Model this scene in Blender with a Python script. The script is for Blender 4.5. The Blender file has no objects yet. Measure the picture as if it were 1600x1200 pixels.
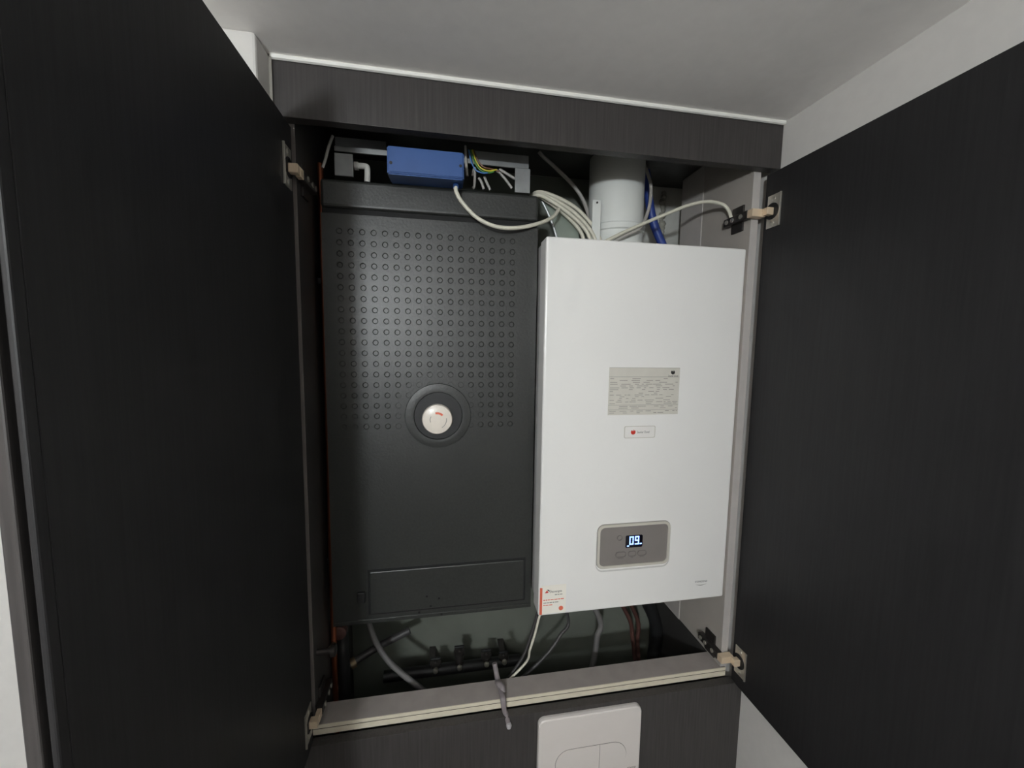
import bpy, bmesh, math, random
from mathutils import Vector, Matrix

# ------------------------------------------------------------------ datum
# x to the right along the cupboard, y into the wall (0 = front of the cupboard carcass),
# z is given from the lens height; H lifts everything so that the floor lies at 0.
H = 1.85
scene = bpy.context.scene
col = scene.collection

# ------------------------------------------------------------------ camera
cam = bpy.data.cameras.new('camera')
cam.sensor_width = 36.0
cam.lens = 13.80
cam.clip_start = 0.01
cam_o = bpy.data.objects.new('camera', cam)
col.objects.link(cam_o)
right, down, fwd = ((0.984989, -0.172041, 0.014098), (-0.002311, -0.094809, -0.995493), (0.172602, 0.980517, -0.093784))
cam_o.matrix_world = Matrix(((right[0], -down[0], -fwd[0], 0.0),
                             (right[1], -down[1], -fwd[1], -0.71956),
                             (right[2], -down[2], -fwd[2], H),
                             (0, 0, 0, 1)))
scene.camera = cam_o

# ------------------------------------------------------------------ world, light level, exposure
w = bpy.data.worlds.new('world'); scene.world = w; w.use_nodes = True
w.node_tree.nodes['Background'].inputs[0].default_value = (0.5, 0.5, 0.5, 1)
w.node_tree.nodes['Background'].inputs[1].default_value = 0.0
LAMP_POS = (-0.47, -1.30)          # ceiling lamp of the little room, behind the photographer
LAMP_POWER = 1.6
ADDED_LIGHT_POS = (-0.46, -1.72, 0.19)  # globe light added on the rear wall in place of an unseen torch
ADDED_LIGHT_STRENGTH = 440.0
scene.view_settings.view_transform = 'Standard'
scene.view_settings.look = 'None'
scene.view_settings.gamma = 1.0
scene.view_settings.use_curve_mapping = False
scene.view_settings.exposure = 0.45

# ------------------------------------------------------------------ materials
MATS = {}
def lin(c):
    return tuple(((v/255.0)/12.92 if v/255.0 <= 0.04045 else ((v/255.0+0.055)/1.055)**2.4) for v in c)
def mat(name, rgb, rough=0.5, metal=0.0, var=0.12, scale=30.0, stretch=(1, 1, 1), bump=0.0, spec=0.5, coat=0.0, emit=None, strength=0.0):
    m = bpy.data.materials.new(name); m.use_nodes = True
    nt = m.node_tree; n = nt.nodes; b = n['Principled BSDF']
    c = lin(rgb)
    tc = n.new('ShaderNodeTexCoord'); mp = n.new('ShaderNodeMapping'); mp.inputs['Scale'].default_value = stretch
    nz = n.new('ShaderNodeTexNoise'); nz.inputs['Scale'].default_value = scale; nz.inputs['Detail'].default_value = 5
    rp = n.new('ShaderNodeValToRGB')
    rp.color_ramp.elements[0].position = 0.3; rp.color_ramp.elements[1].position = 0.7
    rp.color_ramp.elements[0].color = tuple(v*(1-var) for v in c)+(1,)
    rp.color_ramp.elements[1].color = tuple(min(1, v*(1+var)) for v in c)+(1,)
    L = nt.links.new
    L(tc.outputs['Object'], mp.inputs['Vector']); L(mp.outputs['Vector'], nz.inputs['Vector'])
    L(nz.outputs['Fac'], rp.inputs['Fac']); L(rp.outputs['Color'], b.inputs['Base Color'])
    if bump:
        bp = n.new('ShaderNodeBump'); bp.inputs['Strength'].default_value = bump; bp.inputs['Distance'].default_value = 0.002
        L(nz.outputs['Fac'], bp.inputs['Height']); L(bp.outputs['Normal'], b.inputs['Normal'])
    b.inputs['Roughness'].default_value = rough; b.inputs['Metallic'].default_value = metal
    b.inputs['Specular IOR Level'].default_value = spec; b.inputs['Coat Weight'].default_value = coat
    if emit:
        b.inputs['Emission Color'].default_value = lin(emit)+(1,); b.inputs['Emission Strength'].default_value = strength
    MATS[name] = m
    return m
mat('paint_white', (212, 209, 205), 0.75, var=0.02, scale=60, bump=0.06)
mat('ceiling_paint', (246, 243, 240), 0.8, var=0.02, scale=50, bump=0.06)
mat('plaster', (190, 190, 184), 0.9, var=0.12, scale=14, bump=0.25)
mat('caulk', (240, 238, 232), 0.5, var=0.02)
mat('paint_low_bounce', (118, 111, 104), 0.75, var=0.03, scale=60, bump=0.06)  # unseen walls toned dark so less light bounces into the cupboard
mat('floor_tile', (92, 88, 83), 0.5, var=0.1)
mat('wood_dark', (61, 58, 57), 0.45, var=0.2, scale=6, stretch=(45, 45, 1.4), bump=0.08, spec=0.35)
mat('wood_door_shaded', (37, 36, 37), 0.5, var=0.18, scale=6, stretch=(45, 45, 1.4), bump=0.05, spec=0.3)  # same wood as the header; weaker light on the doors put into the colour
mat('melamine_lit', (172, 166, 159), 0.35, var=0.07, scale=9)  # right side panel; light falling on it raised into the base colour
mat('melamine_shaded', (58, 56, 55), 0.4, var=0.1, scale=9)  # dark copy of the side panel board; interior shade put into the colour
mat('edge_shaded', (110, 104, 101), 0.4, var=0.04)  # left front edge; same band as the right, dimness put into the colour
mat('edge_grey', (185, 180, 176), 0.35, var=0.04)
mat('rail_grey', (160, 152, 147), 0.6, var=0.06, scale=40)
mat('board_cream', (215, 206, 186), 0.6, var=0.04, scale=60)
mat('line_brown', (88, 78, 66), 0.8)
mat('boiler_white', (238, 236, 233), 0.28, var=0.012, scale=5)
mat('boiler_side', (205, 203, 200), 0.35, var=0.02)
mat('panel_grey', (128, 122, 118), 0.4, var=0.05, scale=15)
mat('panel_rim', (198, 193, 182), 0.3, var=0.02)
mat('button_line', (104, 98, 95), 0.5, var=0.03)
mat('screen_dark', (6, 6, 22), 0.15, var=0.0)
mat('led_blue', (120, 160, 255), 0.4, emit=(150, 185, 255), strength=1.6)
mat('label_paper', (208, 204, 194), 0.55, var=0.03, scale=40)
mat('label_light', (244, 239, 229), 0.5, var=0.02)
mat('label_clear', (236, 233, 229), 0.3, var=0.02)
mat('ink_grey', (150, 146, 140), 0.7, var=0.1)
mat('ink_black', (30, 29, 29), 0.6, var=0.05)
mat('ink_red', (196, 52, 40), 0.5, var=0.05)
mat('ink_orange', (222, 108, 82), 0.5, var=0.05)
mat('foam_black', (44, 45, 43), 0.41, var=0.15, scale=220, bump=0.15, spec=0.55)
mat('foam_gap', (16, 16, 16), 0.8, var=0.1)
mat('rubber_black', (26, 26, 27), 0.55, var=0.1)
mat('dial_white', (236, 226, 214), 0.3, var=0.03)
mat('plastic_blue', (47, 82, 140), 0.42, var=0.06, scale=25)
mat('hose_blue', (44, 66, 140), 0.45, var=0.06)
mat('galvanised', (150, 152, 152), 0.45, 0.5, var=0.14, scale=30)
mat('sheet_green_grey', (146, 156, 146), 0.4, 0.35, var=0.1, scale=20)
mat('steel_dark', (74, 70, 68), 0.4, 0.7, var=0.2, scale=60)
mat('nickel', (205, 200, 190), 0.3, 0.75, var=0.06)
mat('hinge_cream', (226, 204, 176), 0.35, 0.2, var=0.04)
mat('cable_white', (216, 212, 196), 0.45, var=0.03)
mat('cable_grey', (172, 168, 163), 0.5, var=0.05)
mat('cable_dark', (62, 60, 60), 0.5, var=0.06)
mat('hose_ribbed', (104, 102, 101), 0.5, var=0.08)
mat('wire_yellow', (206, 194, 60), 0.4, var=0.03)
mat('wire_green', (72, 132, 62), 0.4, var=0.03)
mat('wire_blue', (70, 120, 180), 0.4, var=0.03)
mat('wire_brown', (110, 72, 50), 0.4, var=0.03)
mat('copper', (152, 88, 62), 0.38, 0.9, var=0.18, scale=25)
mat('copper_dull', (92, 62, 56), 0.55, 0.3, var=0.2, scale=25)
mat('brass_dull', (140, 122, 96), 0.45, 0.6, var=0.15)
mat('flue_white', (228, 230, 226), 0.35, var=0.015)
mat('foam_seam', (150, 148, 138), 0.9, var=0.2, scale=60, bump=0.5)
mat('strap_grey', (128, 120, 122), 0.5, var=0.08)
mat('strap_tip', (176, 172, 174), 0.35, var=0.05)
mat('flush_white', (218, 211, 206), 0.3, var=0.01)
mat('flush_gap', (108, 101, 97), 0.6, var=0.03)
mat('lamp_metal', (200, 200, 200), 0.3, 0.8)
mat('globe_glow', (255, 255, 255), 0.5, emit=(240, 247, 250), strength=ADDED_LIGHT_STRENGTH)
mat('back_board', (104, 108, 99), 0.6, var=0.15, scale=8)
mat('lamp_glow', (255, 250, 240), 0.5, emit=(255, 247, 235), strength=3.0)

# ------------------------------------------------------------------ mesh helpers
class MB:
    def __init__(s): s.v = []; s.f = []; s.sm = []
    def add(s, vs, fs, smooth=False):
        o = len(s.v); s.v += [tuple(p) for p in vs]
        for f in fs: s.f.append(tuple(i+o for i in f)); s.sm.append(smooth)
        return s
    def box(s, x0, x1, y0, y1, z0, z1, bev=0.0, seg=2):
        bm = bmesh.new(); bmesh.ops.create_cube(bm, size=1.0)
        for v in bm.verts:
            v.co = Vector(((x0+x1)/2+v.co.x*(x1-x0), (y0+y1)/2+v.co.y*(y1-y0), (z0+z1)/2+v.co.z*(z1-z0)))
        if bev: bmesh.ops.bevel(bm, geom=bm.edges[:], offset=bev, segments=seg, profile=0.5, affect='EDGES')
        bm.verts.index_update()
        s.add([v.co[:] for v in bm.verts], [[v.index for v in f.verts] for f in bm.faces]); bm.free(); return s
    def tube(s, pts, r, n=10, sub=8, curve=True):
        P = [Vector(p) for p in pts]
        if curve and len(P) > 2:
            Q = []
            for i in range(len(P)-1):
                a, b, c, d = P[max(i-1, 0)], P[i], P[i+1], P[min(i+2, len(P)-1)]
                for k in range(sub):
                    t = k/sub
                    Q.append(0.5*((2*b)+(c-a)*t+(2*a-5*b+4*c-d)*t*t+(3*b-a-3*c+d)*t**3))
            Q.append(P[-1]); P = Q
        R = r if isinstance(r, (list, tuple)) else None
        vs = []; fs = []; up = None
        for i, p in enumerate(P):
            t = (P[min(i+1, len(P)-1)]-P[max(i-1, 0)]).normalized()
            if up is None:
                up = Vector((0, 0, 1)) if abs(t.z) < 0.9 else Vector((1, 0, 0))
            up = (up-t*up.dot(t)).normalized(); sd = t.cross(up)
            if R:
                u = i/(len(P)-1)*(len(R)-1); k = min(int(u), len(R)-2); rr = R[k]+(R[k+1]-R[k])*(u-k)
            else: rr = r
            for j in range(n):
                a = 2*math.pi*j/n; vs.append(p+up*rr*math.cos(a)+sd*rr*math.sin(a))
        for i in range(len(P)-1):
            for j in range(n):
                a = i*n+j; b = i*n+(j+1) % n
                fs.append((a, b, b+n, a+n))
        fs.append(tuple(range(n-1, -1, -1))); e = (len(P)-1)*n; fs.append(tuple(range(e, e+n)))
        return s.add(vs, fs, True)
    def cyl(s, p0, p1, r, n=20):
        return s.tube([p0, p1], r, n, curve=False)
    def lathe(s, c, prof, axis='y', n=40):
        # prof: list of (radius, offset along axis)
        vs = []; fs = []
        for (r, h) in prof:
            for j in range(n):
                a = 2*math.pi*j/n; u, v = r*math.cos(a), r*math.sin(a)
                vs.append((c[0]+u, c[1]+h, c[2]+v) if axis == 'y' else ((c[0]+u, c[1]+v, c[2]+h) if axis == 'z' else (c[0]+h, c[1]+u, c[2]+v)))
        for i in range(len(prof)-1):
            for j in range(n):
                a = i*n+j; b = i*n+(j+1) % n; fs.append((a, b, b+n, a+n))
        if prof[0][0] > 1e-5: fs.append(tuple(range(n)))
        if prof[-1][0] > 1e-5: e = (len(prof)-1)*n; fs.append(tuple(range(e, e+n)))
        return s.add(vs, fs, True)
    def plate(s, outline, y0, y1):
        # outline of (x, z), front at y0, back at y1
        n = len(outline)
        vs = [(x, y0, z) for x, z in outline]+[(x, y1, z) for x, z in outline]
        fs = [tuple(range(n)), tuple(range(2*n-1, n-1, -1))]
        for i in range(n): j = (i+1) % n; fs.append((i, j, j+n, i+n))
        return s.add(vs, fs)
    def ring(s, out, inn, y0, y1):
        n = len(out)
        vs = [(x, y0, z) for x, z in out]+[(x, y0, z) for x, z in inn]+[(x, y1, z) for x, z in out]+[(x, y1, z) for x, z in inn]
        fs = []
        for i in range(n):
            j = (i+1) % n
            fs += [(i, j, j+n, i+n), (i, j, j+2*n, i+2*n), (i+n, j+n, j+3*n, i+3*n), (i+2*n, j+2*n, j+3*n, i+3*n)]
        return s.add(vs, fs)
    def build(s, name, m, parent=None):
        me = bpy.data.meshes.new(name)
        me.from_pydata([(x, y, z+H) for x, y, z in s.v], [], s.f); me.materials.append(MATS[m])
        bm = bmesh.new(); bm.from_mesh(me); bmesh.ops.recalc_face_normals(bm, faces=bm.faces[:])
        bm.to_mesh(me); bm.free()
        me.polygons.foreach_set('use_smooth', s.sm)
        o = bpy.data.objects.new(name, me); col.objects.link(o)
        if any(s.sm):
            try: me.set_sharp_from_angle(angle=math.radians(40))
            except Exception: pass
        o.parent = parent
        return o
def rrect(cx, cz, w_, h_, r, n=6):
    out = []
    for (sx, sz, a0) in ((1, 1, 0), (-1, 1, 90), (-1, -1, 180), (1, -1, 270)):
        for k in range(n+1):
            a = math.radians(a0+90*k/n)
            out.append((cx+sx*(w_/2-r)+r*math.cos(a), cz+sz*(h_/2-r)+r*math.sin(a)))
    return out
def box(name, m, parent, *a, **k): return MB().box(*a, **k).build(name, m, parent)
def text(name, body, size, x, y, z, m, parent, align='CENTER', sx=1.0):
    c = bpy.data.curves.new(name, 'FONT'); c.body = body; c.size = size; c.align_x = align; c.align_y = 'CENTER'
    c.resolution_u = 3; c.extrude = 0.0
    t = bpy.data.objects.new(name, c); col.objects.link(t)
    dg = bpy.context.evaluated_depsgraph_get(); me0 = t.evaluated_get(dg).to_mesh()
    vs = [(x+v.co.x*sx, y, z+v.co.y) for v in me0.vertices]; fs = [tuple(p.vertices) for p in me0.polygons]
    t.evaluated_get(dg).to_mesh_clear(); bpy.data.objects.remove(t); bpy.data.curves.remove(c)
    mb = MB(); mb.add(vs, fs); return mb.build(name, m, parent)
ROOTS = []
def thing(name, label, cat, group=None):
    o = bpy.data.objects.new(name, None); col.objects.link(o); o.empty_display_size = 0.05
    tag(o, label, cat, group); ROOTS.append(o); return o
def tag(o, label, cat, group=None):
    o['label'] = label; o['category'] = cat
    if group: o['group'] = group
    return o
def struct(o, label, cat):
    o['kind'] = 'structure'; tag(o, label, cat); return o

# ------------------------------------------------------------------ room shell
CEIL = 0.439; WR = 0.6505; WL = -0.2612; PIL = -0.066; FLOOR = -H
YB = 0.30; YR = -1.80; XL = -0.95
struct(box('ceiling', 'ceiling_paint', None, XL-.1, WR+.1, YR-.1, YB+.1, CEIL, CEIL+.1), 'plain off-white painted ceiling above the cupboard', 'ceiling')
struct(box('floor', 'floor_tile', None, XL-.1, WR+.1, YR-.1, YB+.1, FLOOR-.1, FLOOR), 'grey floor of the small toilet room', 'floor')
struct(box('wall_right', 'paint_white', None, WR, WR+.1, YR-.1, YB+.1, FLOOR, CEIL), 'white painted side wall behind the open right door', 'wall')
struct(box('wall_back', 'plaster', None, WL, WR, YB, YB+.1, FLOOR, CEIL), 'rough grey plaster wall at the back of the cupboard', 'wall')
struct(MB().box(XL, WL, PIL, YB+.1, FLOOR, CEIL, bev=0.004).build('wall_front_left', 'paint_white'), 'white boxed-out wall left of the cupboard', 'wall')
struct(box('wall_left', 'paint_low_bounce', None, XL-.1, XL, YR-.1, PIL, FLOOR, CEIL), 'unseen side wall on the left of the room, toned dark to cut bounce light', 'wall')
struct(box('wall_rear', 'paint_low_bounce', None, XL, WR, YR-.1, YR, FLOOR, CEIL), 'unseen wall behind the photographer, toned dark to cut bounce light', 'wall')
dr1 = box('added_rear_door', 'wood_dark', None, -.25, .58, YR+.0005, YR+.035, FLOOR+.002, .20)  # unseen door, put in dark to weaken light bounced from behind
struct(dr1, 'unseen dark door added on the rear wall to cut bounce light', 'door')
b = MB(); b.cyl((-.19, YR+.035, -.80), (-.19, YR+.085, -.80), .009, 12); b.cyl((-.19, YR+.08, -.80), (-.07, YR+.08, -.80), .008, 12)
b.build('door_handle', 'lamp_metal', dr1)
b = MB(); b.tube([(WL+.002, -.0215, CEIL-.002), (WR-.002, -.0215, CEIL-.002)], .0042, 8, curve=False)
struct(b.build('trim_1', 'caulk'), 'thin white bead of filler between dark header and ceiling', 'filler bead')
b = MB(); b.tube([(WL+.001, -.021, .3527), (WL+.001, -.021, CEIL-.004)], .0026, 8, curve=False)
struct(b.build('trim_2', 'caulk'), 'thin white upright filler bead at the left end of the header', 'filler bead')

# ------------------------------------------------------------------ boiler cupboard
cup = thing('cupboard', 'dark wood-grain built-in cupboard with both doors wide open around the boiler', 'cupboard')
MB().box(WL+.002, WR-.001, -.019, 0, .3527, CEIL-.003, bev=.0008).build('header_panel', 'wood_dark', cup)
SB = -.7035
box('back_panel', 'back_board', cup, WL+.001, .520, YB-.004, YB-.0005, .13, CEIL-.006)
box('back_panel', 'back_board', cup, WL+.001, WR-.001, YB-.004, YB-.0005, -1.15, .1295)
box('top_shade_sheet', 'melamine_shaded', cup, WL+.002, WR-.002, .001, YB-.005, CEIL-.0055, CEIL-.0005)  # added dark sheet; hides the lit ceiling so the cavity reads shaded
box('lower_shade_board', 'melamine_shaded', cup, .6077, .6237, .05, YB-.005, -1.15, SB-.003)  # added dark boards; cover the bright wall where shade belongs below the panels
box('lower_shade_board', 'melamine_shaded', cup, -.2515, -.2350, .05, YB-.005, -1.15, SB-.003)
lp = box('side_panel', 'melamine_shaded', cup, -.2515, -.2350, .0012, .24, SB, CEIL-.006)
box('edge_band', 'edge_shaded', lp, -.2515, -.2350, 0, .0012, SB, .352)
rp_ = box('side_panel', 'melamine_lit', cup, .6077, .6237, .0012, .24, SB, CEIL-.006)
box('edge_band', 'edge_grey', rp_, .6077, .6237, 0, .0012, SB, .352)
box('filler_strip', 'edge_grey', rp_, .6057, .6077, .155, .24, SB, .43)
rail = box('bottom_rail', 'rail_grey', cup, -.2505, .6215, .0015, .0475, -.7265, -.7072)
MB().box(-.2505, .6215, -.0005, .0015, -.7140, -.7072, bev=.0005).build('edge_band', 'board_cream', rail)
MB().box(-.2505, .6215, -.0005, .0015, -.7265, -.7158, bev=.0005).build('edge_band', 'board_cream', rail)
box('joint_line', 'line_brown', rail, -.2505, .6215, .0002, .0015, -.7158, -.7140)
DT, DBm = .3445, -.732
def door(xi, xo, dirx, label):
    # xi inner face, xo outer face; dirx = +1 when the room side of the inner face lies towards +x
    o = MB()
    y0, y1 = -.4505, -.006
    w_ = xo-xi
    # free edge with a shallow pull groove
    o.box(min(xi, xo), max(xi, xo), y0+.008, y1, DBm, DT, bev=.0008)
    d_ = o.build('door', 'wood_door_shaded', cup); d_['label'] = label
    a, b2 = xi, xi+w_*.24
    MB().box(min(a, b2), max(a, b2), y0, y0+.0085, DBm, DT, bev=.0012).build('edge_lip', 'wood_door_shaded', d_)
    a, b2 = xi+w_*.52, xo
    MB().box(min(a, b2), max(a, b2), y0, y0+.0085, DBm, DT, bev=.0012).build('edge_lip', 'wood_dark', d_)  # unshaded wood tone paints the light on the outer lip
    return d_
dl = door(-.2385, -.2565, 1, 'dark wood-grain open door on the left, its shade put into the colour')
dr = door(.632, .6495, -1, 'dark wood-grain open door on the right, its shade put into the colour')
def hinge(d_, xi, s, zc, panel_x):
    # s = direction from the door into the opening
    a = lambda p, q: (min(p, q), max(p, q))
    x0, x1 = a(xi, xi+s*.0016)
    MB().box(x0, x1, -.044, -.014, zc-.031, zc+.031, bev=.0006).build('hinge_plate', 'nickel', d_)
    x0, x1 = a(xi, xi+s*.0034)
    MB().box(x0, x1, -.0458, -.0432, zc-.031, zc+.031, bev=.0005).build('hinge_flange', 'nickel', d_)
    for dz in (-.0225, .0225):
        MB().lathe((xi+s*.0016, -.028, zc+dz), [(.0045, 0), (.0045, s*.0010), (.003, s*.0018), (0, s*.0018)], 'x', 14).build('screw', 'nickel', d_)
    MB().lathe((xi+s*.0016, -.026, zc), [(.0155, 0), (.0155, s*.0012), (.0125, s*.0014), (.012, s*.0004), (0, s*.0004)], 'x', 28).build('hinge_cup', 'rubber_black', d_)
    x0, x1 = a(xi+s*.0018, xi+s*.016)
    MB().box(x0, x1, -.031, -.019, zc-.008, zc+.006, bev=.001).build('hinge_link', 'hinge_cream', d_)
    x0, x1 = a(xi+s*.008, panel_x+s*.013)
    MB().box(x0, x1, -.0185, -.004, zc-.009, zc+.006, bev=.001).build('hinge_link', 'hinge_cream', d_)
    x0, x1 = a(panel_x+s*.001, panel_x+s*.014)
    h = MB(); h.box(x0, x1, -.004, .062, zc-.009, zc+.007, bev=.0015)
    h.build('hinge_arm', 'steel_dark', d_)
    x0, x1 = a(panel_x, panel_x+s*.004)
    MB().box(x0, x1, .018, .050, zc-.026, zc+.026, bev=.001).build('mounting_plate', 'steel_dark', d_)
    for yy in (.012, .036, .052):
        MB().lathe((panel_x+s*.014, yy, zc-.001), [(.0045, 0), (.0045, s*.0015), (.002, s*.0015), (0, s*.0008)], 'x', 12).build('screw', 'nickel', d_)
hinge(dl, -.2385, 1, .274, -.2350); hinge(dl, -.2385, 1, -.675, -.2350)
hinge(dr, .632, -1, .270, .6077); hinge(dr, .632, -1, -.672, .6077)

# ------------------------------------------------------------------ lower casing panel and flush plate
tag(MB().box(WL+.001, WR-.001, -.019, -.001, FLOOR+.005, -.7295, bev=.0008).build('casing_panel', 'wood_dark'), 'dark wood-grain fixed panel under the cupboard carrying the flush plate', 'panel')
fp = thing('flush_plate', 'white rounded dual flush plate on the dark lower panel', 'flush plate')
FX, FZ = .2955, -.8165
pl = MB(); n_ = 7
outs = [(rrect(FX, FZ, .221, .157, .014, n_), -.0195), (rrect(FX, FZ, .222, .158, .015, n_), -.024), (rrect(FX, FZ, .220, .156, .014, n_), -.0285), (rrect(FX, FZ, .216, .152, .012, n_), -.030)]
vs = []; fs = []; k = len(outs[0][0])
for pts, yy in outs: vs += [(x, yy, z) for x, z in pts]
for i in range(len(outs)-1):
    for j in range(k): fs.append((i*k+j, i*k+(j+1) % k, (i+1)*k+(j+1) % k, (i+1)*k+j))
fs.append(tuple(range(k))); fs.append(tuple(range(3*k, 4*k)))
pl.add(vs, fs).build('plate', 'flush_white', fp)
OX, OZ, OW, OH, OR = .2975, -.8405, .152, .060, .0299
ov = rrect(OX, OZ, OW, OH, OR, 12)
MB().plate(rrect(OX, OZ, OW+.0016, OH+.0016, OR+.0008, 12), -.03015, -.0299).build('button_gap', 'flush_gap', fp)
spl = OX+.0175
lft = [(x, z) for x, z in ov if x < spl-.002]; rgt = [(x, z) for x, z in ov if x > spl+.002]
def half(points, xs, side):
    t = sorted([p for p in points if p[1] > OZ], key=lambda p: p[0]); bt = sorted([p for p in points if p[1] <= OZ], key=lambda p: -p[0])
    if side < 0: return t+[(xs, OZ+OH/2), (xs, OZ-OH/2)]+bt
    return [(xs, OZ+OH/2)]+t+bt+[(xs, OZ-OH/2)]
bL = MB().plate(half(lft, spl-.0005, -1), -.0310, -.0299).build('flush_button', 'flush_white', fp)
bR = MB().plate(half(rgt, spl+.0005, 1), -.0310, -.0299).build('flush_button', 'flush_white', fp)
text('lettering', 'siamp', .0085, .388, -.0302, -.8755, 'flush_gap', fp)

# ------------------------------------------------------------------ boiler
bo = thing('boiler', 'white wall-hung gas boiler with grey control panel and lit display', 'boiler')
BX0, BX1, BZ0, BZ1 = .1875, .6055, -.5405, .2045
BF = .003
MB().box(BX0, BX1, BF, .047, BZ0, BZ1, bev=.004, seg=3).build('front_cover', 'boiler_white', bo)
MB().box(BX0+.0035, BX1-.0035, .0485, .292, BZ0+.010, BZ1-.002, bev=.003).build('casing', 'boiler_side', bo)
box('seam', 'rubber_black', bo, BX0+.005, BX1-.005, .0465, .049, BZ0+.012, BZ1-.004)
CX, CZ, CW, CH = .3878, -.4033, .160, .0925
cp = MB().plate(rrect(CX, CZ, CW-.006, CH-.006, .011), BF-.0012, BF+.003).build('control_panel', 'panel_grey', bo)
MB().ring(rrect(CX, CZ, CW, CH, .014), rrect(CX, CZ, CW-.010, CH-.010, .010), BF-.0034, BF+.001).build('rim', 'panel_rim', cp)
MB().ring(rrect(CX, CZ, CW+.0024, CH+.0024, .0152), rrect(CX, CZ, CW, CH, .014), BF-.0012, BF+.001).build('rim_joint', 'ink_grey', cp)
MB().ring(rrect(CX, CZ-.0045, CW+.004, CH+.007, .016), rrect(CX, CZ-.0035, CW+.001, CH+.003, .0145), BF-.0010, BF+.001).build('rim_lip', 'boiler_side', cp)
SX, SZ, SW, SH = .3877, -.3958, .0375, .0262
MB().plate(rrect(SX, SZ, SW, SH, .003), BF-.0018, BF).build('screen', 'screen_dark', cp)
seg = MB()
def seg7(x, z, w_, h_, on, t):
    yy = (BF-.0024, BF-.0017); g = t*.15
    S = {'a': (x, x+w_, z+h_-t, z+h_), 'g': (x, x+w_, z+h_/2-t/2, z+h_/2+t/2), 'd': (x, x+w_, z, z+t),
         'f': (x, x+t, z+h_/2+g, z+h_-g), 'b': (x+w_-t, x+w_, z+h_/2+g, z+h_-g), 'e': (x, x+t, z+g, z+h_/2-g), 'c': (x+w_-t, x+w_, z+g, z+h_/2-g)}
    for c in on:
        p = S[c]; seg.box(p[0], p[1], yy[0], yy[1], p[2], p[3])
seg7(SX-.0105, SZ-.0068, .0092, .0175, 'abcdef', .0023)
seg7(SX+.0016, SZ-.0068, .0092, .0175, 'abcdfg', .0023)
seg.box(SX+.0125, SX+.0170, BF-.0024, BF-.0017, SZ-.0068, SZ-.0045)
seg.box(SX-.0152, SX-.0112, BF-.0024, BF-.0017, SZ-.0106, SZ-.0082)
seg.build('digits', 'led_blue', cp)
MB().ring(rrect(.3558, -.3865, .0115, .0115, .0057), rrect(.3558, -.3865, .0090, .0090, .0044), BF-.0020, BF).build('button', 'button_line', cp)
for bx, bw in ((.3595, .023), (.3845, .018), (.4065, .020)):
    MB().ring(rrect(bx, -.4225, bw, .0115, .005), rrect(bx, -.4225, bw-.0022, .0093, .0042), BF-.0019, BF).build('button', 'button_line', cp)
for bx, bw in ((.3595, .012), (.3845, .004), (.4065, .009)):
    MB().box(bx-bw/2, bx+bw/2, BF-.0016, BF-.0011, -.4309, -.4299).build('button_mark', 'button_line', cp)
# rating label
rl = MB().box(.3200, .4715, BF-.0004, BF+.0005, -.1315, -.0370).build('rating_label', 'label_paper', bo); rl['label'] = 'grey-beige rating label full of small print'
yl = BF-.0006
rnd = random.Random(3)
ln = MB()
def bar(x0, x1, z, t): ln.box(x0, x1, yl, yl+.0003, z-t/2, z+t/2)
bar(.3205, .4710, -.0555, .0007); bar(.3205, .4710, -.0375, .0006); bar(.3205, .4710, -.1118, .0006); bar(.3205, .4710, -.1212, .0006)
for z in [-.0590, -.0625, -.0662, -.0700, -.0735, -.0772, -.0808, -.0845, -.0880, -.0915, -.0950, -.0985, -.1020, -.1055, -.1088, -.1145, -.1180, -.1240, -.1275]:
    x = .3225
    while x < .467:
        L_ = rnd.uniform(.004, .020)
        if rnd.random() < .62: bar(x, min(x+L_, .469), z, .0011)
        x += L_+rnd.uniform(.001, .009)
pr = ln.build('printed_lines', 'ink_grey', rl); pr['kind'] = 'stuff'
def flame(x, z, r, m, parent, y):
    pts = []
    for k in range(28):
        a = math.radians(125+290*k/27); pts.append((x+r*math.cos(a), z+r*math.sin(a)))
    pts += [(x+r*.25, z+r*.30), (x+r*.05, z+r*1.15), (x-r*.2, z+r*.35)]
    return MB().plate(pts, y, y+.0004).build('emblem', m, parent)
flame(.4562, -.0462, .0044, 'ink_black', rl, yl)
text('lettering', 'Saunier Duval', .0052, .4570, yl, -.0533, 'ink_black', rl, sx=.75)
ls = MB().plate(rrect(.3900, -.1668, .066, .0235, .003), BF-.0004, BF+.0004).build('maker_sticker', 'label_clear', bo); ls['label'] = 'small clear sticker with a red flame emblem'
MB().ring(rrect(.3900, -.1668, .067, .0245, .003), rrect(.3900, -.1668, .0645, .022, .0026), BF-.0006, BF+.0002).build('border', 'panel_rim', ls)
flame(.3757, -.1668, .0050, 'ink_red', ls, yl)
text('lettering', 'Saunier Duval', .0062, .3840, yl, -.1672, 'ink_black', ls, align='LEFT', sx=.78)
cs = MB().box(.1925, .2445, BF-.0005, BF+.0005, -.5360, -.4760).build('service_sticker', 'label_light', bo); cs['label'] = 'white service sticker with a red stripe in the bottom corner'
MB().box(.1900, .1950, BF-.0007, BF+.0004, -.5370, -.4800).build('stripe', 'ink_orange', cs)
MB().plate([(.2000, -.4915), (.2045, -.4860), (.2080, -.4905), (.2050, -.4915)], yl-.0003, yl).build('emblem', 'ink_red', cs)
MB().plate([(.2040, -.4845), (.2085, -.4850), (.2105, -.4890), (.2080, -.4880)], yl-.0003, yl).build('emblem', 'ink_black', cs)
text('lettering', 'Dauvergne', .0068, .2100, yl-.0003, -.4893, 'ink_black', cs, align='LEFT', sx=.86)
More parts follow.
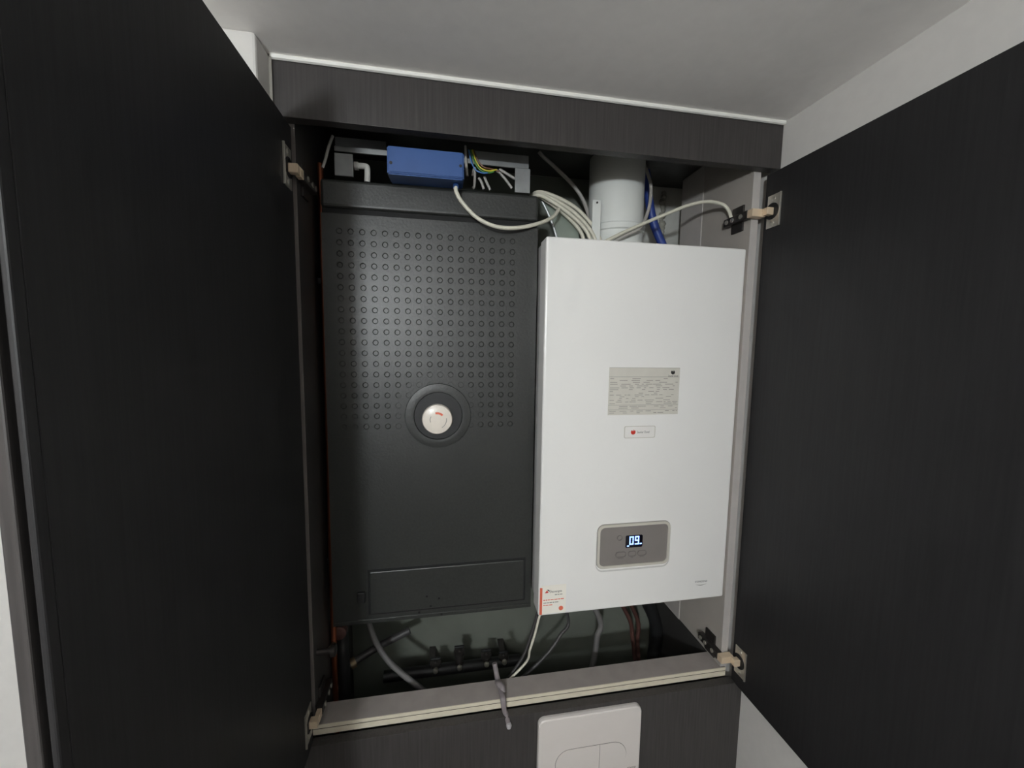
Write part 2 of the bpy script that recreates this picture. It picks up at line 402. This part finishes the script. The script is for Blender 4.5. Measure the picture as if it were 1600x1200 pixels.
for sx0, sx1, sz_, mm in ((.2210, .2390, -.4965, 'ink_grey'), (.1975, .2400, -.5065, 'ink_orange'), (.1975, .2290, -.5125, 'ink_grey'), (.1975, .2190, -.5175, 'ink_orange')):
    pm = MB(); xx = sx0; rnd = random.Random(int(-sz_*1e5))
    while xx < sx1-.002:
        L_ = rnd.uniform(.003, .008); pm.box(xx, min(xx+L_, sx1), yl-.0003, yl, sz_-.0008, sz_+.0008); xx += L_+.0013
    pm.build('printed_line', mm, cs)
st = []
for k in range(20):
    a = 2*math.pi*k/20; r_ = .0052 if k % 2 else .0043; st.append((.2345+r_*math.cos(a), -.5265+r_*math.sin(a)))
MB().plate(st, yl-.0003, yl).build('emblem', 'ink_orange', cs)
text('lettering', 'CONDENS', .0056, .5490, BF-.0003, -.4995, 'ink_black', bo, sx=1.1)
sw = [(.5360+.026*k/12, -.5055-.003*math.sin(math.pi*k/12)) for k in range(13)]+[(.5620-.026*k/12, -.5055-.0018*math.sin(math.pi*k/12)) for k in range(13)]
MB().plate(sw, BF-.0003, BF).build('emblem', 'ink_grey', bo)

# ------------------------------------------------------------------ black moulded foam unit
ep = thing('insulated_unit', 'tall black moulded foam unit with round white dial left of the boiler', 'ventilation unit')
EX0, EX1, EY, EZ0, EZ1 = -.2145, .1835, .055, -.5480, .2930
MB().box(EX0+.0005, EX1-.0005, EY+.003, .285, EZ0, EZ1-.012, bev=.002).build('body', 'foam_black', ep)
MB().box(EX0, EX1, EY-.004, .285, .2440, EZ1, bev=.006, seg=3).build('cap', 'foam_black', ep)
box('joint_groove', 'foam_gap', ep, EX0+.003, EX1-.003, EY+.002, EY+.05, .2340, .2445)
# front panel built round the dial opening
DCX, DCZ, DR = -.0095, -.1365, .047
NXc, NZc = 20, 39
PX, PZ = (EX1-EX0)/NXc, (.2345-EZ0-.0025)/NZc
flat = MB(); dm = MB()
for i in range(NXc):
    for j in range(NZc):
        x0, z0 = EX0+i*PX, EZ0+.0025+j*PZ
        cx_, cz_ = x0+PX/2, z0+PZ/2
        nx, nz = min(max(DCX, x0), x0+PX), min(max(DCZ, z0), z0+PZ)
        if (nx-DCX)**2+(nz-DCZ)**2 < DR**2: continue
        if not (1 <= i < NXc-2 and -.17 < cz_ < .205):
            flat.add([(x0, EY, z0), (x0+PX, EY, z0), (x0+PX, EY, z0+PZ), (x0, EY, z0+PZ)], [(0, 1, 2, 3)]); continue
        vs = []; fs = []
        for k in range(8):
            a = math.pi/4*k; c, s_ = math.cos(a), math.sin(a); q = max(abs(c), abs(s_))
            vs.append((cx_+c/q*PX/2, EY, cz_+s_/q*PZ/2))
        for rr, yy in ((.0056, EY), (.0042, EY+.0013)):
            for k in range(8):
                a = math.pi/4*k; vs.append((cx_+rr*math.cos(a), yy, cz_+rr*math.sin(a)))
        for r_ in range(2):
            for k in range(8): fs.append((r_*8+k, r_*8+(k+1) % 8, r_*8+8+(k+1) % 8, r_*8+8+k))
        fs.append(tuple(range(16, 24)))
        dm.add(vs, fs)
fpn = flat.build('front_panel', 'foam_black', ep)
d_ = dm.build('dimple_pattern', 'foam_black', fpn); d_['kind'] = 'stuff'
NP = 48
cir = lambda r: [(DCX+r*math.cos(2*math.pi*k/NP), DCZ+r*math.sin(2*math.pi*k/NP)) for k in range(NP)]
MB().ring(cir(.086), cir(DR), EY+.0004, EY+.0029).build('opening_surround', 'foam_black', ep)
MB().lathe((DCX, 0, DCZ), [(.064, EY+.001), (.063, EY-.003), (.052, EY-.0045), (.047, EY-.004), (.0455, EY+.0024)], 'y', 48).build('dial_flange', 'foam_black', ep)
MB().lathe((DCX, 0, DCZ), [(.0472, EY+.0005), (.0465, EY+.0022), (.0, EY+.0026)], 'y', 48).build('dial_recess', 'rubber_black', ep)
dl_ = MB().lathe((DCX-.002, 0, DCZ-.006), [(.0295, EY+.022), (.0295, EY-.004), (.028, EY-.0075), (.022, EY-.0095), (.010, EY-.0105), (0, EY-.0108)], 'y', 40).build('dial', 'dial_white', ep); dl_['label'] = 'round white dial with an orange arc'
n2 = 14
for (a0, a1, r0, r1, mname) in ((40, 105, .011, .015, 'ink_orange'), (150, 200, .013, .0142, 'ink_grey'), (-60, 10, .017, .0182, 'ink_grey')):
    am = MB(); vs = []; fs = []
    for k in range(n2+1):
        a = math.radians(a0+(a1-a0)*k/n2)
        for r_ in (r0, r1): vs.append((DCX-.002+r_*math.cos(a), EY-.0112, DCZ-.006+r_*math.sin(a)))
    for k in range(n2): fs.append((2*k, 2*k+1, 2*k+3, 2*k+2))
    am.add(vs, fs).build('dial_mark', mname, dl_)
# inspection cover low down
IX0, IX1, IZ0, IZ1 = -.1445, .1675, -.5340, -.4460
box('cover_joint', 'foam_gap', ep, IX0-.0035, IX1+.0035, EY-.0006, EY+.004, IZ0-.0035, IZ1+.0035)
ic = MB().box(IX0, IX1, EY-.0035, EY+.006, IZ0, IZ1, bev=.002).build('inspection_cover', 'foam_black', ep)
for px_, pz_ in ((-0.0338, -0.5066), (-0.0262, -0.5282), (-0.0494, -0.5396), (-0.0044, -0.5487), (-0.0094, -0.5133)):
    MB().lathe((px_, 0, pz_), [(.0022, EY-.0034), (.0022, EY-.0042), (0, EY-.0042)], 'y', 10).build('vent_hole', 'foam_gap', ic)
lt = MB().box(-.1680, -.1530, EY-.006, EY+.004, -.5080, -.4860, bev=.002).build('latch', 'rubber_black', ep)
MB().box(EX0, EX1, EY-.002, EY+.02, EZ0-.006, EZ0+.0026, bev=.001).build('bottom_lip', 'foam_black', ep)

# ------------------------------------------------------------------ things on top of the unit
bb = thing('junction_box', 'blue plastic electrical box on top of the black unit', 'junction box')
v = [(-.0925, 0, .2885), (.0365, 0, .2885), (.0365, 0, .3345), (-.0925, 0, .3345), (-.0925, .056, .2935), (.0365, .056, .2935), (.0365, .056, .3345), (-.0925, .056, .3345)]
bm = bmesh.new(); bv = [bm.verts.new(p) for p in v]
for f_ in ((0, 1, 2, 3), (4, 5, 6, 7), (0, 1, 5, 4), (3, 2, 6, 7), (0, 3, 7, 4), (1, 2, 6, 5)): bm.faces.new([bv[i] for i in f_])
bmesh.ops.recalc_face_normals(bm, faces=bm.faces[:]); bmesh.ops.bevel(bm, geom=bm.edges[:], offset=.0022, segments=2, affect='EDGES'); bm.verts.index_update()
MB().add([q.co[:] for q in bm.verts], [[q.index for q in f_.verts] for f_ in bm.faces]).build('housing', 'plastic_blue', bb); bm.free()
MB().box(-.0905, .0345, -.0016, .002, .2925, .3325, bev=.0007).build('cover', 'plastic_blue', bb)
for px_, pz_ in ((-.0860, .3060), (.0305, .3110)):
    MB().lathe((px_, 0, pz_), [(.0026, -.0015), (.0026, -.0022), (0, -.0022)], 'y', 12).build('screw', 'rubber_black', bb)
MB().cyl((.0230, .028, .2925), (.0232, .022, .2845), .0052, 14).build('cable_gland', 'plastic_blue', bb)

fr = thing('mounting_frame', 'galvanised metal bracket frame behind the blue box', 'bracket')
def plateP(a, b_, y0, y1, nm, m, bev=.0006): return MB().box(a[0], b_[0], y0, y1, b_[1], a[1], bev=bev).build(nm, m, fr)
plateP((-0.1935, 0.3461), (-0.1615, 0.3067), .072, .0745, 'upright', 'galvanised')
plateP((0.1396, 0.3491), (0.1699, 0.3034), .072, .0745, 'upright', 'galvanised')
plateP((-0.1931, 0.3766), (-0.1040, 0.3596), .078, .082, 'rail', 'galvanised')
plateP((0.0489, 0.3765), (0.1677, 0.3541), .078, .082, 'rail', 'galvanised')
MB().box(-0.1939, 0.1672, .0745, .079, 0.3505, 0.3595, bev=.0006).build('rail_fold', 'galvanised', fr)
ef = thing('elbow_fitting', 'small white elbow pipe fitting left of the blue box', 'pipe fitting')
MB().tube([(-0.1621, 0.1000, 0.3378), (-0.1459, 0.1000, 0.3380), (-0.1414, 0.1000, 0.3338), (-0.1419, 0.1000, 0.3092)], .0055, 12).build('elbow', 'caulk', ef)
MB().cyl((-0.1644, 0.1000, 0.3375), (-0.1575, 0.1000, 0.3376), .0075, 14).build('collar', 'caulk', ef)

def cable(name, pts, r, m, label, cat='cable', group=None, n=10):
    return tag(MB().tube(pts, r, n).build(name, m), label, cat, group)
cable('cable', [(.0232, .024, .2850), (0.0240, 0.0220, 0.2759), (0.0344, 0.0240, 0.2596), (0.0614, 0.0260, 0.2352), (0.0972, 0.0280, 0.2222), (0.1386, 0.0360, 0.2249), (0.1841, 0.0500, 0.2402), (0.2189, 0.0750, 0.2624), (0.2349, 0.0900, 0.2835)], .0037, 'cable_white', 'white cable looping down from the blue box to the cable bundle')
bn = 'white cables bundled above the boiler'
B0 = [(0.1937, 0.1190, 0.3238), (0.2272, 0.1190, 0.3212), (0.2773, 0.1190, 0.3014), (0.3159, 0.1190, 0.2694), (0.3376, 0.1190, 0.2384)]
B1 = [(0.1915, 0.1090, 0.3174), (0.2218, 0.1090, 0.3120), (0.2671, 0.1090, 0.2907), (0.3022, 0.1090, 0.2629), (0.3219, 0.1090, 0.2362)]
B2 = [(0.1892, 0.0990, 0.3110), (0.2165, 0.0990, 0.3042), (0.2571, 0.0990, 0.2816), (0.2902, 0.0990, 0.2565), (0.3066, 0.0990, 0.2339)]
B3 = [(0.1891, 0.1100, 0.3137), (0.2195, 0.1100, 0.3032), (0.2579, 0.1100, 0.2786), (0.2842, 0.1100, 0.2554), (0.2963, 0.1100, 0.2362)]
for k, (bp_, lb) in enumerate(((B0, 'outermost white cable arching from the foam unit to the boiler top'), (B1, 'second white cable under the outermost one in the bundle'), (B2, 'third white cable lying in the middle of the bundle'), (B3, 'innermost white cable of the bundle beside the metal sheet'))):
    st_ = (bp_[0][0]-.012, bp_[0][1]+.05, bp_[0][2]-.004)
    e_ = bp_[-1]; bp_ = [st_]+list(bp_)+[(e_[0]+.006, e_[1], .2065)]
    cable('cable', bp_, .0040, 'cable_white', lb, group=bn)
cable('cable', [(0.2084, 0.1650, 0.4284), (0.2215, 0.1700, 0.4197), (0.2537, 0.2000, 0.4165), (0.2995, 0.2000, 0.3791), (0.3256, 0.2000, 0.3480), (0.3374, 0.1900, 0.3093), (0.3490, 0.1800, 0.2709), (.318, .17, .215)], .0042, 'cable_grey', 'thin grey cable slanting down to the left of the white flue')
cable('cable', [(0.3306, 0.0900, 0.2212), (0.3616, 0.0900, 0.2375), (0.4015, 0.0900, 0.2572), (0.4567, 0.0850, 0.2819), (0.5165, 0.0750, 0.3067), (0.5564, 0.0680, 0.3151), (0.5858, 0.0600, 0.3093), (0.5981, 0.0550, 0.2967), (0.6031, 0.0500, 0.2771)], .0036, 'cable_white', 'white cable arching across to the upper right hinge')
cable('cable', [(0.3564, 0.1000, 0.2252), (0.3842, 0.0980, 0.2410), (0.4193, 0.0960, 0.2601), (0.4404, 0.1100, 0.2899), (0.4533, 0.1200, 0.3255), (0.4585, 0.1300, 0.3638), (0.4531, 0.1400, 0.3976), (0.4496, 0.1500, 0.4195)], .0036, 'cable_grey', 'grey cable rising along the right side of the white flue')
for m_, pts_, nm_ in (('wire_yellow', [(0.0554, 0.0660, 0.3716), (0.0628, 0.0660, 0.3514), (0.0727, 0.0660, 0.3395), (0.0875, 0.0660, 0.3361), (0.1023, 0.0660, 0.3397)], 'yellow wire curling right of the blue box'), ('wire_green', [(0.0518, 0.0660, 0.3712), (0.0604, 0.0660, 0.3488), (0.0715, 0.0660, 0.3358), (0.0863, 0.0660, 0.3324), (0.0974, 0.0660, 0.3358)], 'green wire curling beneath the yellow one'), ('wire_blue', [(0.0481, 0.0640, 0.3699), (0.0542, 0.0640, 0.3474), (0.0628, 0.0640, 0.3342), (0.0750, 0.0640, 0.3306), (0.0848, 0.0640, 0.3315)], 'pale blue wire curling beside the green one'), ('wire_brown', [(0.0580, 0.0680, 0.3727), (0.0667, 0.0680, 0.3538), (0.0778, 0.0680, 0.3431), (0.0926, 0.0680, 0.3409), (0.1076, 0.0680, 0.3375)], 'brown wire above the yellow one')):
    cable('wire', pts_, .0014, m_, nm_, 'wire', 'thin wires by the blue box', 8)
for k, (pts_, lb) in enumerate((([(0.0424, 0.0700, 0.3791), (0.0436, 0.0700, 0.3537), (0.0462, 0.0700, 0.3248)], 'pale cable standing against the right end of the blue box'), ([(0.0570, 0.0850, 0.3318), (0.0619, 0.0850, 0.3477), (0.0608, 0.0850, 0.3141), (0.0571, 0.0850, 0.3090)], 'first short grey cable in the gap under the frame'), ([(0.0695, 0.0850, 0.3292), (0.0746, 0.0850, 0.3225), (0.0798, 0.0850, 0.3084)], 'second short grey cable in the gap under the frame'), ([(0.0808, 0.0850, 0.3326), (0.0847, 0.0850, 0.3233), (0.0925, 0.0850, 0.3082)], 'third short grey cable in the gap under the frame'), ([(0.1048, 0.0850, 0.3467), (0.1203, 0.0850, 0.3335), (0.1360, 0.0850, 0.3153)], 'slanting grey cable left of the right bracket'), ([(0.1106, 0.0900, 0.3518), (0.1313, 0.0900, 0.3414), (0.1444, 0.0900, 0.3351)], 'upper slanting grey cable reaching the right bracket'), ([(-0.1920, 0.0600, 0.3688), (-0.1989, 0.0600, 0.3509), (-0.2059, 0.0600, 0.3264), (-0.2106, 0.0600, 0.3130)], 'dark grey cable hanging left of the bracket frame'))):
    cable('cable', pts_, .0026, 'cable_grey', lb, group='short cables on top of the unit', n=8)

# ------------------------------------------------------------------ above the boiler
fl = thing('flue_pipe', 'wide white flue pipe rising from the boiler top', 'flue')
FCX, FCY, FR = .397, .175, .0625
MB().lathe((FCX, FCY, 0), [(FR, .222), (FR, CEIL-.0058)], 'z', 56).build('pipe', 'flue_white', fl)
MB().lathe((FCX, FCY, 0), [(.076, .2035), (.076, .228), (.073, .233), (FR+.0005, .235)], 'z', 56).build('base_collar', 'flue_white', fl)
MB().lathe((FCX, FCY, 0), [(FR+.001, .262), (FR+.0035, .264), (FR+.0035, .276), (FR+.001, .278)], 'z', 56).build('sleeve_ring', 'flue_white', fl)
ca = (0.3171, 0.3175); cb = (0.3362, 0.2332)
MB().box(ca[0], cb[0], .113, .117, .206, ca[1], bev=.001).build('clamp_strip', 'flue_white', fl)
MB().lathe(((ca[0]+cb[0])/2, 0, ca[1]-.006), [(.0022, .113), (.0022, .1118), (0, .1118)], 'y', 10).build('screw', 'steel_dark', fl)
hb = thing('blue_hose', 'dark blue hose bending beside the white flue', 'hose')
MB().tube([(0.4761, 0.1900, 0.4218), (0.4803, 0.1900, 0.4032), (0.4874, 0.1900, 0.3597), (0.4960, 0.1900, 0.3232), (0.5076, 0.1900, 0.2926), (0.5264, 0.1900, 0.2575), (0.5414, 0.1900, 0.2339)], .0098, 14).build('hose', 'hose_blue', hb)
MB().lathe((0.4957, .16, 0), [(.0095, .205), (.0095, .226), (.0080, .233), (0, .236)], 'z', 18).build('cap_fitting', 'caulk', hb)
sb = thing('metal_sheet', 'greenish bent sheet-metal piece between foam unit and boiler', 'metal sheet')
MB().plate([(0.2065, 0.3139), (0.2234, 0.3139), (0.2491, 0.3053), (0.2741, 0.2831), (0.2894, 0.2573), (0.2965, 0.2171), (0.2515, 0.2146), (0.2302, 0.2642)], .125, .127).build('sheet', 'sheet_green_grey', sb)
MB().tube([(0.2044, 0.1220, 0.3140), (0.2175, 0.1220, 0.2914), (0.2323, 0.1220, 0.2608), (0.2477, 0.1220, 0.2177)], .0032, 8).build('folded_edge', 'galvanised', sb)
rnd = random.Random(8)
sm_ = MB()
zz = .18
while zz < .425:
    r_ = rnd.uniform(.006, .011); xx = .586+rnd.uniform(-.003, .003)
    sm_.lathe((xx, .298, zz), [(0, -r_), (r_*.7, -r_*.7), (r_, 0), (r_*.7, r_*.7), (0, r_)], 'z', 10); zz += r_*1.3
tag(sm_.build('foam_seam', 'foam_seam'), 'lumpy pale foam seam in the back corner of the cupboard', 'foam seam')

# ------------------------------------------------------------------ pipes at the left and below
cop = thing('copper_pipe', 'thin bright copper pipe running down beside the foam unit', 'pipe')
MB().tube([(-.2250, .098, .335), (-.2250, .098, -.2), (-.2262, .098, -.42), (-.2262, .098, -.60), (-.2255, .098, -1.2)], .0058, 12).build('pipe', 'copper', cop)
for z_ in (.12, -.44):
    MB().box(-.2348, -.2180, .094, .102, z_-.006, z_+.006, bev=.001).build('pipe_clip', 'rubber_black', cop)
blk = 'dark hoses and cables below'
cable('hose', [(-0.1674, 0.1300, -0.5870), (-0.1587, 0.1300, -0.6209), (-0.1446, 0.1300, -0.6619), (-0.1192, 0.1200, -0.6966), (-0.0857, 0.1100, -0.7260), (-0.0468, 0.1000, -0.7562), (0.0088, 0.0900, -0.8043)], .0062, 'hose_ribbed', 'grey hose hanging from the bottom of the foam unit', 'hose')
cable('cable', [(0.2039, 0.0300, -0.5424), (0.1961, 0.0300, -0.5644), (0.1898, 0.0350, -0.6018), (0.1806, 0.0400, -0.6409), (0.1750, 0.0560, -0.6846), (.118, .058, -.74)], .0026, 'cable_white', 'cream cable hanging from the boiler corner to the grey strap')
cable('cable', [(0.2113, 0.0900, -0.5849), (0.1975, 0.0900, -0.6372), (0.1796, 0.0850, -0.6851), (0.1572, 0.0800, -0.7166), (0.1321, 0.0750, -0.7440)], .0034, 'cable_dark', 'dark cable hanging just left of the cream one')
cable('cable', [(.252, .12, -.531), (0.2919, 0.1200, -0.6435), (0.2706, 0.1100, -0.6722), (0.2406, 0.1000, -0.7022), (0.2038, 0.0900, -0.7269), (0.1722, 0.0800, -0.7419)], .0040, 'cable_dark', 'dark cable sweeping left from under the boiler')
cable('hose', [(.3030, .165, -.531), (0.3868, 0.1600, -0.6781), (0.3814, 0.1550, -0.7255), (0.3742, 0.1500, -0.7725), (0.3599, 0.1400, -0.8138)], .0072, 'hose_ribbed', 'grey flexible hose hanging straight under the boiler', 'hose')
cable('pipe', [(.375, .2, -.531), (0.4841, 0.2000, -0.7087), (0.5018, 0.2000, -0.7750), (0.5124, 0.2000, -0.8415)], .0055, 'copper_dull', 'dull copper pipe slanting under the boiler', 'pipe')
cable('pipe', [(.402, .21, -.531), (0.5137, 0.2100, -0.7191), (0.5229, 0.2100, -0.7947), (0.5298, 0.2100, -0.8618)], .0055, 'copper_dull', 'dull copper pipe standing straight right of the slanting one', 'pipe')
cable('pipe', [(.452, .22, -.531), (0.5753, 0.2200, -0.7424), (0.5779, 0.2200, -0.8670)], .017, 'rubber_black', 'thick black insulated pipe under the boiler', 'pipe')
mf = thing('valve_manifold', 'dark pipe manifold with small bright valves low in the cupboard', 'manifold')
A_ = (-0.1432, 0.2000, -0.8080); Z_ = (0.1920, 0.2000, -0.7920); zc = (A_[2]+Z_[2])/2
MB().cyl((A_[0], .2, zc), (Z_[0], .2, zc), .013, 16).build('pipe', 'rubber_black', mf)
for px_ in (-.03, .155): MB().box(px_-.008, px_+.008, .2, YB-.0042, zc-.018, zc-.012, bev=.001).build('wall_bracket', 'steel_dark', mf)
for px_, vh in ((-.02, .006), (.038, .030), (.105, .012), (.150, .002)):
    v_ = MB().lathe((px_, .2, 0), [(.010, zc+.008), (.010, zc+vh+.008), (.0135, zc+vh+.008), (.0135, zc+vh+.014), (.006, zc+vh+.016), (.006, zc+vh+.022)], 'z', 12).build('valve', 'steel_dark', mf)
    MB().lathe((px_, 0, zc+.012), [(.006, .187), (.006, .181), (.003, .179), (0, .179)], 'y', 12).build('valve_screw', 'nickel', v_)
    MB().box(px_-.012, px_+.012, .197, .203, zc+vh+.022, zc+vh+.027, bev=.0015).build('valve_lever', 'rubber_black', v_)
pf = thing('pipe_fitting', 'brownish round pipe fitting in the lower left corner', 'pipe fitting')
c0 = (-0.2171, 0.1100, -0.6034)
MB().lathe(c0, [(.012, -.012), (.015, -.010), (.015, .004), (.011, .006), (.011, .05)], 'y', 20).build('socket', 'copper_dull', pf)
MB().cyl((c0[0], .13, c0[2]), (c0[0], .13, -.85), .013, 16).build('pipe', 'rubber_black', pf)
dp = thing('drain_pipe', 'dark slanting drain pipe in the lower left of the cupboard', 'pipe')
MB().tube([(-0.2147, 0.1720, -0.7374), (-0.1994, 0.1800, -0.7319), (-0.1519, 0.1900, -0.7123), (-0.0817, 0.2000, -0.6876)], .0085, 12).build('pipe', 'cable_dark', dp)
MB().tube([(-0.2135, 0.1730, -0.7369), (-0.2035, 0.1790, -0.7345)], .012, 14, curve=False).build('coupling', 'brass_dull', dp)
sv = thing('stop_valve', 'small dark stop valve on the left side panel low down', 'valve')
c0 = (-0.2241, 0.0200, -0.5768)
MB().cyl((-.2350, c0[1], c0[2]), (-.206, c0[1], c0[2]), .006, 14).build('stem', 'steel_dark', sv)
MB().lathe((-.206, c0[1], c0[2]), [(.011, -.004), (.011, .004), (.006, .006), (0, .006)], 'x', 14).build('knob', 'steel_dark', sv)
MB().cyl((-.214, c0[1], c0[2]), (-.214, c0[1]+.03, c0[2]-.012), .0055, 12).build('outlet', 'brass_dull', sv)

# grey rubber strap lying over the rail
gs = thing('rubber_strap', 'twisted grey rubber strap lying over the pale rail', 'strap')
SP = [(.1065, .052, -.672), (.1095, .045, -.688), (.1120, .030, -.6985), (.1150, .010, -.7000), (.1165, -.006, -.7020), (.1180, -.011, -.7180), (.1215, -.0105, -.7300), (.1245, -.026, -.7370)]
MB().tube(SP, [.0055, .0050, .0058, .0052, .0062, .0050, .0052, .0048], 12).build('strap', 'strap_grey', gs)
MB().tube([(.1085, .033, -.6985), (.1120, .022, -.6940), (.1175, .014, -.6955), (.1190, .006, -.7000)], [.0045, .0062, .0062, .0042], 12).build('knot', 'strap_grey', gs)
MB().lathe((.1252, -.0275, -.7385), [(0, .0055), (.0042, .0045), (.0056, 0), (.0042, -.0045), (0, -.0055)], 'z', 16).build('tip', 'strap_tip', gs)

# ------------------------------------------------------------------ ceiling lamp (behind the photographer)
la = thing('ceiling_lamp', 'round flush ceiling lamp behind the photographer', 'lamp')
lx, ly = LAMP_POS
MB().lathe((lx, ly, 0), [(.085, CEIL-.0005), (.085, CEIL-.014), (.078, CEIL-.018)], 'z', 40).build('housing', 'lamp_metal', la)
MB().lathe((lx, ly, 0), [(.078, CEIL-.017), (.070, CEIL-.024), (.040, CEIL-.028), (0, CEIL-.029)], 'z', 40).build('diffuser', 'lamp_glow', la)
ld = bpy.data.lights.new('lamp_light', 'AREA'); ld.shape = 'DISK'; ld.size = .12; ld.energy = LAMP_POWER; ld.color = (1.0, .98, .95)
lo = bpy.data.objects.new('lamp_light', ld); col.objects.link(lo); lo.location = (lx, ly, CEIL-.035+H)
lo.parent = la

wl = thing('added_light', 'added globe light on the rear wall standing in for an unseen torch', 'lamp')  # added light source; stands in for a handheld torch
gx, gy, gz = ADDED_LIGHT_POS
MB().lathe((gx, YR, gz-.07), [(.045, 0), (.045, .010), (.038, .014)], 'y', 32).build('backplate', 'lamp_metal', wl)
MB().tube([(gx, YR+.012, gz-.07), (gx, gy-.01, gz-.075), (gx, gy, gz-.05)], .007, 10).build('arm', 'lamp_metal', wl)
MB().lathe((gx, gy, gz), [(.05*math.sin(math.pi*k/14), -.05*math.cos(math.pi*k/14)) for k in range(15)], 'z', 28).build('globe', 'globe_glow', wl)

# ------------------------------------------------------------------ set every group Empty to the base of its thing
bpy.context.view_layer.update()
for r in ROOTS:
    pts = []
    for c in r.children_recursive:
        if c.type == 'MESH': pts += [v_.co for v_ in c.data.vertices]
    base = Vector(((min(p.x for p in pts)+max(p.x for p in pts))/2, (min(p.y for p in pts)+max(p.y for p in pts))/2, min(p.z for p in pts)))
    r.location = base
    for c in r.children: c.location = Vector(c.location)-base
